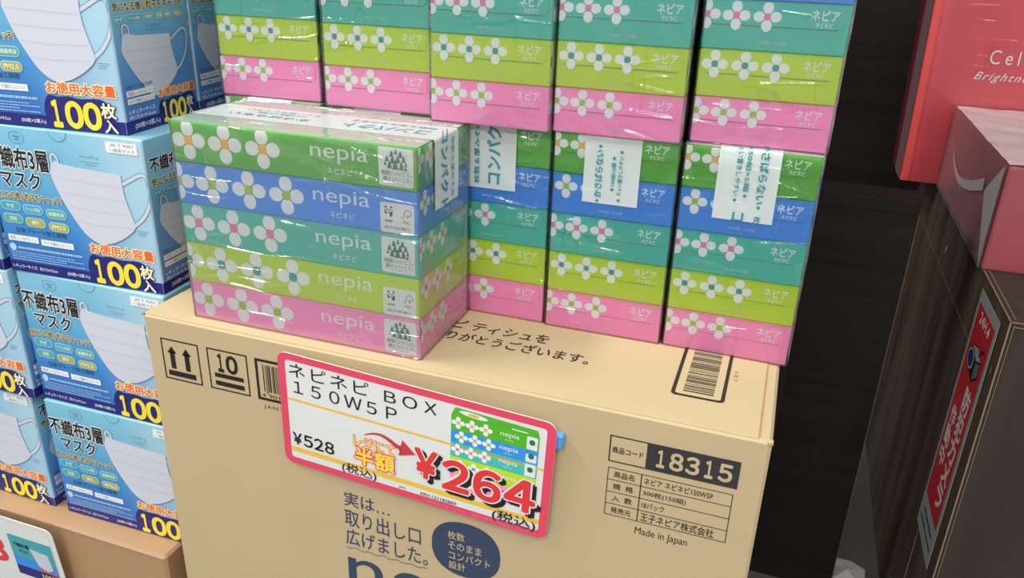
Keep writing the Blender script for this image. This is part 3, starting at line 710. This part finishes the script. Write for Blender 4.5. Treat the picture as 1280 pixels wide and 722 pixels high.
_first = [True]
def pack(x, y, z, rz, label, kind, ud, fi, group=None):
    if _first[0]: r = proto; _first[0] = False
    else: r = copy_tree(proto)
    r.location = (x, y, z); r.rotation_euler = (0, 0, rz); r['label'] = label
    if group: r['group'] = group
    for ch in r.children:
        if ch.name.startswith('shrink_film'): ch.data = films[fi]
        if ch.name.startswith('printed_band'):
            ch.data = bands[(kind, ud)][0]
            for g in ch.children: g.data = bands[(kind, ud)][1 if g.name.startswith('band') else 2]
    return r
a0 = 0.0039
pack(0.0467 + L * math.cos(a0), 0.0140 + L * math.sin(a0), 0, a0 + math.pi / 2, 'five-box tissue pack lying lengthwise in front of the others, near the carton edge', 'compact', -90, 3)
G1, G2 = 'tissue packs in the lower row behind the front pack', 'tissue packs in the upper row'
for (x, y, a), lab, kd, ud, fi in zip(((0.018, 0.1215, 0.0), (0.1265, 0.1215, 0.0), (0.2328, 0.1198, 0.0), (0.3366, 0.1180, 0.0060), (0.4410, 0.1198, -0.0061)),
        ('lower tissue pack hidden behind the left half of the front pack, first column from left',
         'lower tissue pack hidden behind the front pack, second column from left',
         'lower tissue pack touching the right end of the front pack, large lettering on its band',
         'lower tissue pack second from right, its white band lettering reading upwards',
         'lower tissue pack at the right end of the carton, its white band lettering reading downwards'),
        ('easy', 'easy', 'compact', 'easy', 'easy'), (90, 90, 90, 90, -90), (1, 2, 1, 2, 0)):
    pack(x, y, 0, a, lab, kd, ud, fi, G1)
for (x, y, a), lab, fi in zip(((0.0158, 0.1227, 0.0405), (0.1266, 0.1185, 0.0250), (0.2338, 0.1040, 0.0), (0.3363, 0.1115, 0.0020), (0.4422, 0.1268, 0.0170)),
        ('upper-row tissue pack first from left, beside the mask boxes', 'upper-row tissue pack second from left, above the front pack',
         'middle tissue pack of the five in the upper row', 'upper-row tissue pack second from right', 'upper-row tissue pack at the right end, against the dark panel'), (2, 0, 1, 0, 2)):
    pack(x, y, 5 * h, a, lab, 'compact', 90, fi, G2)

# ------------------------------------------------------------------ mask boxes
w_, d_, Hm = 0.178, 0.1078, 0.1471
def mask_picture(p, pts, loops, L_, folds):
    for lp, wd in loops:
        p.stroke(lp, wd + 0.0012, 'maskline', L_); p.stroke(lp, wd, 'maskwhite', L_ + 0.7)
    p.shape([(x + 0.0006, y - 0.0008) for x, y in pts], 'maskline', L_ + 1.0); p.shape(pts, 'maskwhite', L_ + 1.6)
    for f in folds: p.stroke(f, 0.0012, 'maskfold', L_ + 2.2)
def smooth(pts, n=4):
    out = []; m = len(pts)
    for i in range(m - 1):
        p0, p1, p2, p3 = [Vector(pts[min(max(j, 0), m - 1)]) for j in (i - 1, i, i + 1, i + 2)]
        for k in range(n):
            t_ = k / n; out.append(tuple(0.5 * ((2 * p1) + (p2 - p0) * t_ + (2 * p0 - 5 * p1 + 4 * p2 - p3) * t_ * t_ + (3 * p1 - p0 - 3 * p2 + p3) * t_ ** 3)))
    return out + [tuple(pts[-1])]
PF = Print(clip=(0.0005, 0.0005, w_ - 0.0003, Hm - 0.0006)); p = PF
p.rect(0, 0, w_, 0.0115, 'deepnavy', 1); 
p.text('レギュラーサイズ：約17.5×9.5cm', 0.0035, 0.0042, 0.0570, 0.0080, 'white', 2, 0.01); p.text('(50枚×2袋入)', 0.0690, 0.0035, 0.0950, 0.0080, 'white', 2, 0.01)
pm = smooth([(0.0745, 0.1140), (0.0800, 0.1185), (0.0860, 0.1165), (0.1120, 0.1145), (0.1510, 0.1128)]) + smooth([(0.1510, 0.1128), (0.1515, 0.0930), (0.1590, 0.0650)], 3)[1:] + smooth([(0.1585, 0.0625), (0.1440, 0.0520), (0.1280, 0.0445), (0.1130, 0.0430), (0.0990, 0.0520), (0.0880, 0.0680), (0.0790, 0.0850), (0.0735, 0.1010), (0.0725, 0.1060), (0.0745, 0.1140)], 3)[1:-1]
lp = smooth([(0.1500, 0.1035), (0.1620, 0.1100), (0.1720, 0.1148), (0.1775, 0.1130), (0.1800, 0.1000), (0.1765, 0.0860), (0.1680, 0.0740), (0.1580, 0.0660)])
ll = smooth([(0.0765, 0.1150), (0.0760, 0.1215), (0.0790, 0.1250), (0.0825, 0.1225), (0.0835, 0.1170)])
mask_picture(p, pm, ((lp, 0.0032), (ll, 0.0022)), 2, [[((0.0748, 0.0788, 0.0850, 0.0930)[i], 0.1030 - 0.0135 * i), (0.1150, 0.1015 - 0.0135 * i), ((0.1515, 0.1515, 0.1530, 0.1560)[i], 0.1000 - 0.0125 * i)] for i in range(4)])
p.text('不織布3層', 0.0025, 0.1065, 0.0720, 0.1270, 'black', 6, 0.035, outline=('white', 0.05))
p.text('マスク', 0.0130, 0.0885, 0.0590, 0.1040, 'black', 6, 0.03, outline=('white', 0.05))
p.text('気になる微小粒子をキャッチ!', 0.0030, 0.0760, 0.0790, 0.0835, 'black', 7, 0.02, outline=('cream', 0.07))
for x, y, k, s_ in ((0.0170, 0.0690, 'pillteal', 'かぜ'), (0.0430, 0.0675, 'pillteal', 'ウイルス飛沫'), (0.0700, 0.0660, 'pillgreen', '細菌飛沫'), (0.0170, 0.0560, 'pillgreen', '花粉'), (0.0430, 0.0545, 'pillolive', '黄砂'), (0.0700, 0.0530, 'pillolive', 'PM2.5')):
    p.rrect(x - 0.0118, y - 0.0047, x + 0.0118, y + 0.0047, 0.0046, 'pale', 4); p.rrect(x - 0.0110, y - 0.0039, x + 0.0110, y + 0.0039, 0.0038, k, 5)
    wl = 0.0022 * len(s_) * (0.7 if s_ == 'PM2.5' else 1) if len(s_) < 6 else 0.0085
    p.text(s_, x - wl, y - 0.0020, x + wl, y + 0.0020, 'white', 6, 0.02)
p.text('立体プリーツ加工採用', 0.0170, 0.0425, 0.0760, 0.0475, 'navy', 5, 0.01)
p.rect(0.0060, 0.0330, 0.0420, 0.0392, 'white', 5); p.rect(0.0450, 0.0320, 0.0830, 0.0382, 'white', 5)
p.text('息苦しくなりにくい', 0.0080, 0.0342, 0.0400, 0.0380, 'grey', 6); p.text('メイク崩れしにくい', 0.0475, 0.0333, 0.0805, 0.0370, 'grey', 6)
p.ell(0.0090, 0.0262, 0.0040, 0.0040, 'pale', 5)
random.seed(12)
for y, x0, x1 in ((0.0262, 0.0150, 0.0900), (0.0215, 0.0060, 0.0800), (0.0190, 0.0060, 0.0920), (0.0165, 0.0060, 0.0700), (0.0140, 0.0060, 0.0900)):
    x = x0
    while x < x1:
        q = random.uniform(0.0008, 0.0022); p.rect(x, y - (0.0012 if x0 > .01 else 0.0005), x + q, y + (0.0011 if x0 > .01 else 0.0004), 'pale', 5); x += q + 0.0007
p.text('お徳用大容量', 0.1030, 0.0325, 0.1735, 0.0425, 'vermilion', 7, 0.035, outline=('cream', 0.09))
p.shape(smooth([(0.0985, 0.0060), (0.0960, 0.0150), (0.0980, 0.0240), (0.1030, 0.0305), (0.1120, 0.0295), (0.1240, 0.0305), (0.1360, 0.0290), (0.1560, 0.0300), (0.1650, 0.0240), (0.1690, 0.0110), (0.1690, 0.0040)], 3) + [(0.150, 0.001), (0.100, 0.001)], 'deepnavy', 3)
p.chars('１００', 0.0990, 0.0035, 0.1550, 0.0255, 'yellow', 8, 0.07, 0.16)
p.text('枚', 0.1560, 0.0140, 0.1705, 0.0270, 'cream', 8, 0.04, outline=('deepnavy', 0.06)); p.text('入', 0.1570, 0.0010, 0.1700, 0.0125, 'cream', 8, 0.04, outline=('deepnavy', 0.06))
p.rect(0.1400, 0.1325, 0.1730, 0.1425, 'white', 5); p.text('JIS T 9001', 0.1450, 0.1380, 0.1690, 0.1410, 'grey', 6); p.text('一般用マスク', 0.1430, 0.1337, 0.1700, 0.1368, 'grey', 6)
lg = [(0.0410 + 0.0080 * math.copysign(abs(math.cos(a)) ** 0.6, math.cos(a)), 0.1365 + 0.0052 * math.copysign(abs(math.sin(a)) ** 0.7, math.sin(a))) for a in [2 * math.pi * i / 28 for i in range(29)]]
p.stroke(lg, 0.0004, 'maskline', 5); p.rect(0.0370, 0.1372, 0.0450, 0.1382, 'maskline', 5); p.rect(0.0385, 0.1345, 0.0435, 0.1355, 'maskline', 5)
p.text('フィットアーム', 0.1090, 0.1245, 0.1300, 0.1272, 'navy', 5); p.rect(0.1100, 0.1210, 0.1310, 0.1214, 'maskline', 5); p.rect(0.1140, 0.1185, 0.1270, 0.1189, 'maskline', 5)
for i in range(3): p.rect(0.1600, 0.0610 - i * 0.002, 0.1720 - i * 0.002, 0.0614 - i * 0.002, 'maskline', 5)

PS = Print(clip=(0.0003, 0.0005, d_ - 0.0005, Hm - 0.0006)); p = PS
p.rect(0, 0, d_, 0.0112, 'deepnavy', 1)
p.text('(50枚×2袋入)', 0.0120, 0.0028, 0.0470, 0.0085, 'white', 2, 0.01)
p.text('不織布3層マスク', 0.0060, 0.1150, 0.1010, 0.1290, 'black', 3, 0.035, outline=('white', 0.05))
p.text('気になる微小粒子をキャッチ!', 0.0050, 0.1030, 0.1020, 0.1105, 'black', 3, 0.025, outline=('cream', 0.07))
for x, hw, k, s_ in ((0.0110, 0.0060, 'pillteal', 'かぜ'), (0.0305, 0.0112, 'pillteal', 'ウイルス飛沫'), (0.0505, 0.0068, 'pillgreen', '細菌飛沫'), (0.0660, 0.0052, 'pillolive', '花粉'), (0.0785, 0.0050, 'pillolive', '黄砂'), (0.0925, 0.0062, 'pillolive', 'PM2.5')):
    p.rrect(x - hw, 0.0935, x + hw, 0.1000, 0.0031, 'pale', 3); p.rrect(x - hw + 0.0006, 0.0941, x + hw - 0.0006, 0.0994, 0.0025, k, 4); p.text(s_, x - hw * 0.72, 0.0953, x + hw * 0.72, 0.0983, 'white', 5, 0.02)
pm = smooth([(0.0120, 0.0830), (0.0180, 0.0850), (0.0300, 0.0825), (0.0500, 0.0815), (0.0770, 0.0800)], 3) + smooth([(0.0770, 0.0800), (0.0775, 0.0660), (0.0830, 0.0470)], 3)[1:] + smooth([(0.0825, 0.0450), (0.0700, 0.0360), (0.0560, 0.0290), (0.0430, 0.0285), (0.0330, 0.0370), (0.0230, 0.0480), (0.0140, 0.0600), (0.0085, 0.0700), (0.0095, 0.0760), (0.0120, 0.0830)], 3)[1:-1]
lp = smooth([(0.0770, 0.0745), (0.0880, 0.0800), (0.0960, 0.0830), (0.1010, 0.0810), (0.1020, 0.0740), (0.0980, 0.0620), (0.0900, 0.0520), (0.0820, 0.0465)])
ll = smooth([(0.0135, 0.0820), (0.0130, 0.0890), (0.0165, 0.0925), (0.0205, 0.0900), (0.0215, 0.0845)])
mask_picture(p, pm, ((lp, 0.0022), (ll, 0.0018)), 3, [[((0.0100, 0.0155, 0.0230)[i], 0.0700 - 0.010 * i), (0.0450, 0.0690 - 0.010 * i), (0.0785, 0.0680 - 0.009 * i)] for i in range(3)])
p.text('フィットアーム', 0.0450, 0.0880, 0.0640, 0.0902, 'navy', 5); p.rect(0.0430, 0.0855, 0.0680, 0.0858, 'maskline', 5)
p.text('立体プリーツ加工採用', 0.0060, 0.0390, 0.0420, 0.0420, 'navy', 7)
p.rect(0.0060, 0.0320, 0.0430, 0.0372, 'white', 7); p.rect(0.0060, 0.0255, 0.0430, 0.0305, 'white', 7)
p.text('息苦しくなりにくい', 0.0080, 0.0330, 0.0410, 0.0362, 'grey', 8); p.text('メイク崩れしにくい', 0.0080, 0.0264, 0.0410, 0.0296, 'grey', 8)
p.text('お徳用大容量', 0.0490, 0.0255, 0.1040, 0.0330, 'vermilion', 8, 0.035, outline=('cream', 0.09))
p.text('レギュラーサイズ', 0.0060, 0.0170, 0.0420, 0.0208, 'white', 5, 0.02); p.text('約17.5×9.5cm', 0.0060, 0.0122, 0.0420, 0.0158, 'white', 5, 0.01)
p.shape(smooth([(0.0490, 0.0060), (0.0475, 0.0150), (0.0520, 0.0225), (0.0600, 0.0215), (0.0700, 0.0232), (0.0830, 0.0225), (0.0950, 0.0240), (0.1030, 0.0200), (0.1060, 0.0050)], 3) + [(0.100, 0.001), (0.050, 0.001)], 'deepnavy', 3)
p.chars('１００', 0.0490, 0.0030, 0.0880, 0.0200, 'yellow', 7, 0.07, 0.16); p.text('枚', 0.0895, 0.0110, 0.0995, 0.0205, 'cream', 7, 0.04); p.text('入', 0.0900, 0.0020, 0.0990, 0.0100, 'cream', 7, 0.04)

mproto = thing('mask_box', 'x', 'mask box')
b = MB(); b.box(0, 0, 0.0002, w_, d_, Hm - 0.0003, 'maskbox', 0.0012); mbody = b.build('box_body', mproto)
b = MB(); PF.place(b, (0, 0, 0), X, Z); b.build('front_print', mproto)
b = MB(); PS.place(b, (w_, 0, 0), Y, Z); b.build('side_print', mproto)
# finger notch of the lid at the top edge of the front
p = Print(); arc = [(0.0885 + 0.0098 * math.cos(math.radians(a)), Hm - 0.0012 + 0.0088 * math.sin(math.radians(a))) for a in range(180, 361, 12)]
p.shape(arc, 'maskbox', 1); p.stroke(arc, 0.0005, 'maskline', 2); b = MB(); p.place(b, (0, 0, 0), X, Z); b.build('lid_notch', mproto)

_mf = [True]
def mbox(x, y, lev, a, label):
    if _mf[0]: r = mproto; _mf[0] = False
    else: r = copy_tree(mproto)
    r.location = (x, y, ZM + lev * Hm); r.rotation_euler = (0, 0, a); r['label'] = label; r['group'] = 'blue mask boxes stacked at left'
mbox(-0.2145, 0.0367, 3, 0.0953, 'topmost blue mask box at upper left, front and right side brightly lit')
mbox(-0.1942, 0.0378, 2, 0.0475, 'blue mask box second from the top in the stack beside the tissue carton')
mbox(-0.1923, 0.0392, 1, 0.0124, 'blue mask box third from the top in the stack beside the tissue carton')
mbox(-0.1907, 0.0360, 0, 0.0218, 'bottom blue mask box of the stack beside the tissue carton')
mbox(-0.3775, 0.0309, 2, 0.0150, 'top blue mask box of the far left stack, cut by the frame')
mbox(-0.3763, 0.0305, 1, 0.0150, 'middle blue mask box of the far left stack, cut by the frame')
mbox(-0.3881, 0.0367, 0, -0.002, 'bottom blue mask box of the far left stack, on the brown carton')
mbox(-0.2252, 0.1470, 3, 0.0953, 'shaded blue mask box behind the topmost one, next to the tissue packs')
for lev, s_ in ((2, 'upper'), (1, 'middle'), (0, 'lowest')):
    mbox(-0.1985, 0.1560, lev, 0.0, '%s hidden blue mask box behind the front stack, under the shaded box' % s_)

# ------------------------------------------------------------------ red gift packages on the cabinet
ztop = -0.0407
t = thing('gift_bag', 'tall glossy red gift bag with white script lettering behind the rose pack', 'gift bag', (0.7056, 0.975, ztop), 0.0)
b = MB(); hB = 0.42; wB, dB = 0.30, 0.145
N = 14
def bagpt(x, y, z):   # slight lean and bulge
    k = z / hB; return (x - 0.012 * k * (1 if x < 0.05 else 0.3), y + (0.006 * math.sin(math.pi * k) * (-1 if y < dB / 2 else 1)), z)
b = MB(); V = []; F = []
sec = [(0, 0), (0.06, -0.002), (wB / 2, -0.004), (wB - 0.06, -0.002), (wB, 0), (wB - 0.025, dB / 2), (wB, dB), (wB / 2, dB + 0.003), (0, dB), (0.022, dB / 2)]
for k in range(N + 1):
    for (x, y) in sec: V.append(bagpt(x, y, hB * k / N))
n = len(sec)
F = [(k * n + i, k * n + (i + 1) % n, (k + 1) * n + (i + 1) % n, (k + 1) * n + i) for k in range(N) for i in range(n)] + [tuple(reversed(range(n)))]
b.add(V, F, 'bag'); b.build('bag_body', t)
b = MB(); V = []
for k in range(N + 1):
    z = hB * k / N; x = 0.0; V += [bagpt(-0.0008, 0.004, z), bagpt(0.0008, -0.0012, z), bagpt(0.012, -0.0022, z)]
b.add(V, [(k * 3 + i, k * 3 + i + 1, (k + 1) * 3 + i + 1, (k + 1) * 3 + i) for k in range(N) for i in (0, 1)], 'bagedge'); b.build('front_fold', t)
b = MB(); V = []
for k in range(N + 1):
    z = hB * k / N; V += [bagpt(-0.0015, 0.0035, z), bagpt(-0.0020, 0.062, z), bagpt(-0.0010, 0.090, z)]
b.add(V, [(k * 3 + i, k * 3 + i + 1, (k + 1) * 3 + i + 1, (k + 1) * 3 + i) for k in range(N) for i in (0, 1)], 'bagside'); b.build('gusset', t)
b = MB(); V = []
for k in range(N + 1):
    z = hB * k / N; V += [bagpt(-0.0012, 0.090, z), bagpt(-0.0008, 0.1455, z)]
b.add(V, [(k * 2, k * 2 + 1, k * 2 + 3, k * 2 + 2) for k in range(N)], 'bagdark'); b.build('rear_gusset', t)
b = MB(); V = []
for k in range(29):
    for i in range(21):
        q = bagpt(0.012 + (wB - 0.02) * i / 20, 0, hB * k / 28); V.append((q[0], q[1] - 0.0088 - 0.0022 * noise.noise(Vector((i * 0.5, k * 0.3, 7))), q[2]))
b.add(V, [(k * 21 + i, k * 21 + i + 1, (k + 1) * 21 + i + 1, (k + 1) * 21 + i) for k in range(28) for i in range(20)], 'frontfilm'); b.build('clear_wrap', t, True)
p = Print(); p.text('Celeb', 0.0860, 0.1985, 0.1620, 0.2195, 'white', 1, 0.0, spacing=1.45); p.text('Brightness', 0.0700, 0.1700, 0.1650, 0.1860, 'white', 1, -0.01, shear=0.45, spacing=1.2)
p.text('nepia', 0.1100, 0.3000, 0.1700, 0.3200, 'cream', 1)
b = MB(); p.place(b, (0, -0.0115, 0), X, Z); b.build('bag_lettering', t)

t = thing('rose_pack', 'rose-red tissue carton in loose clear film at the right edge, on the cabinet', 'tissue pack', (0.7616, 0.5533, ztop), 0.0)
wR, lR, hR = 0.22, 0.405, 0.131
b = MB(); b.box(0.0015, 0.0015, 0.0002, wR, lR / 2 - 0.0005, hR - 0.002, 'rose', 0.002); b.build('tissue_carton_box', t)
b = MB(); b.box(0.0015, lR / 2 + 0.0005, 0.0002, wR, lR, hR - 0.002, 'rose', 0.002); b.build('tissue_carton_box', t)
def sheet(name, fn, nu, nv, key, parent):
    b = MB(); V = [fn(i / nu, j / nv) for j in range(nv + 1) for i in range(nu + 1)]
    b.add(V, [(j * (nu + 1) + i, j * (nu + 1) + i + 1, (j + 1) * (nu + 1) + i + 1, (j + 1) * (nu + 1) + i) for j in range(nv) for i in range(nu)], key)
    return b.build(name, parent, True)
nz = lambda a, c, s_: noise.noise(Vector((a, c, s_)))
sheet('film_side', lambda u, v: (-0.0015 - 0.001 * nz(u * 9, v * 4, 1), lR * (1 - u), hR * v), 40, 14, 'rosefilm', t)
sheet('film_front', lambda u, v: (wR * u, -0.0015 - 0.001 * nz(u * 6, v * 4, 2), hR * v), 24, 14, 'frontfilm', t)
sheet('film_top', lambda u, v: (wR * u, lR * v, hR + 0.0005 + 0.0018 * nz(u * 6, v * 10, 3)), 24, 40, 'milky', t)  # milky white here stands in for glare on the upper face
# folded film corner and overlap strip on the side that faces left
def side_poly(name, pts, key, dx):
    b = MB(); V = [(dx, y, z) for y, z in pts]; b.add(V, [tuple(range(len(pts)))], key); return b.build(name, t)
side_poly('film_fold', [(0.0, 0.002), (0.0, hR), (0.070, 0.082)], 'milky', -0.0035)
b = MB(); st = smooth([(0.330, 0.105), (0.310, 0.070), (0.240, 0.050), (0.160, 0.058), (0.075, 0.080)], 5)
V = []
for i, (y, z) in enumerate(st):
    k = 0.004 + 0.012 * i / len(st); V += [(-0.0042, y, z), (-0.0042, y + 0.004, z + k)]
b.add(V, [(2 * i + 2, 2 * i + 3, 2 * i + 1, 2 * i) for i in range(len(st) - 1)], 'milky'); b.build('film_overlap', t)
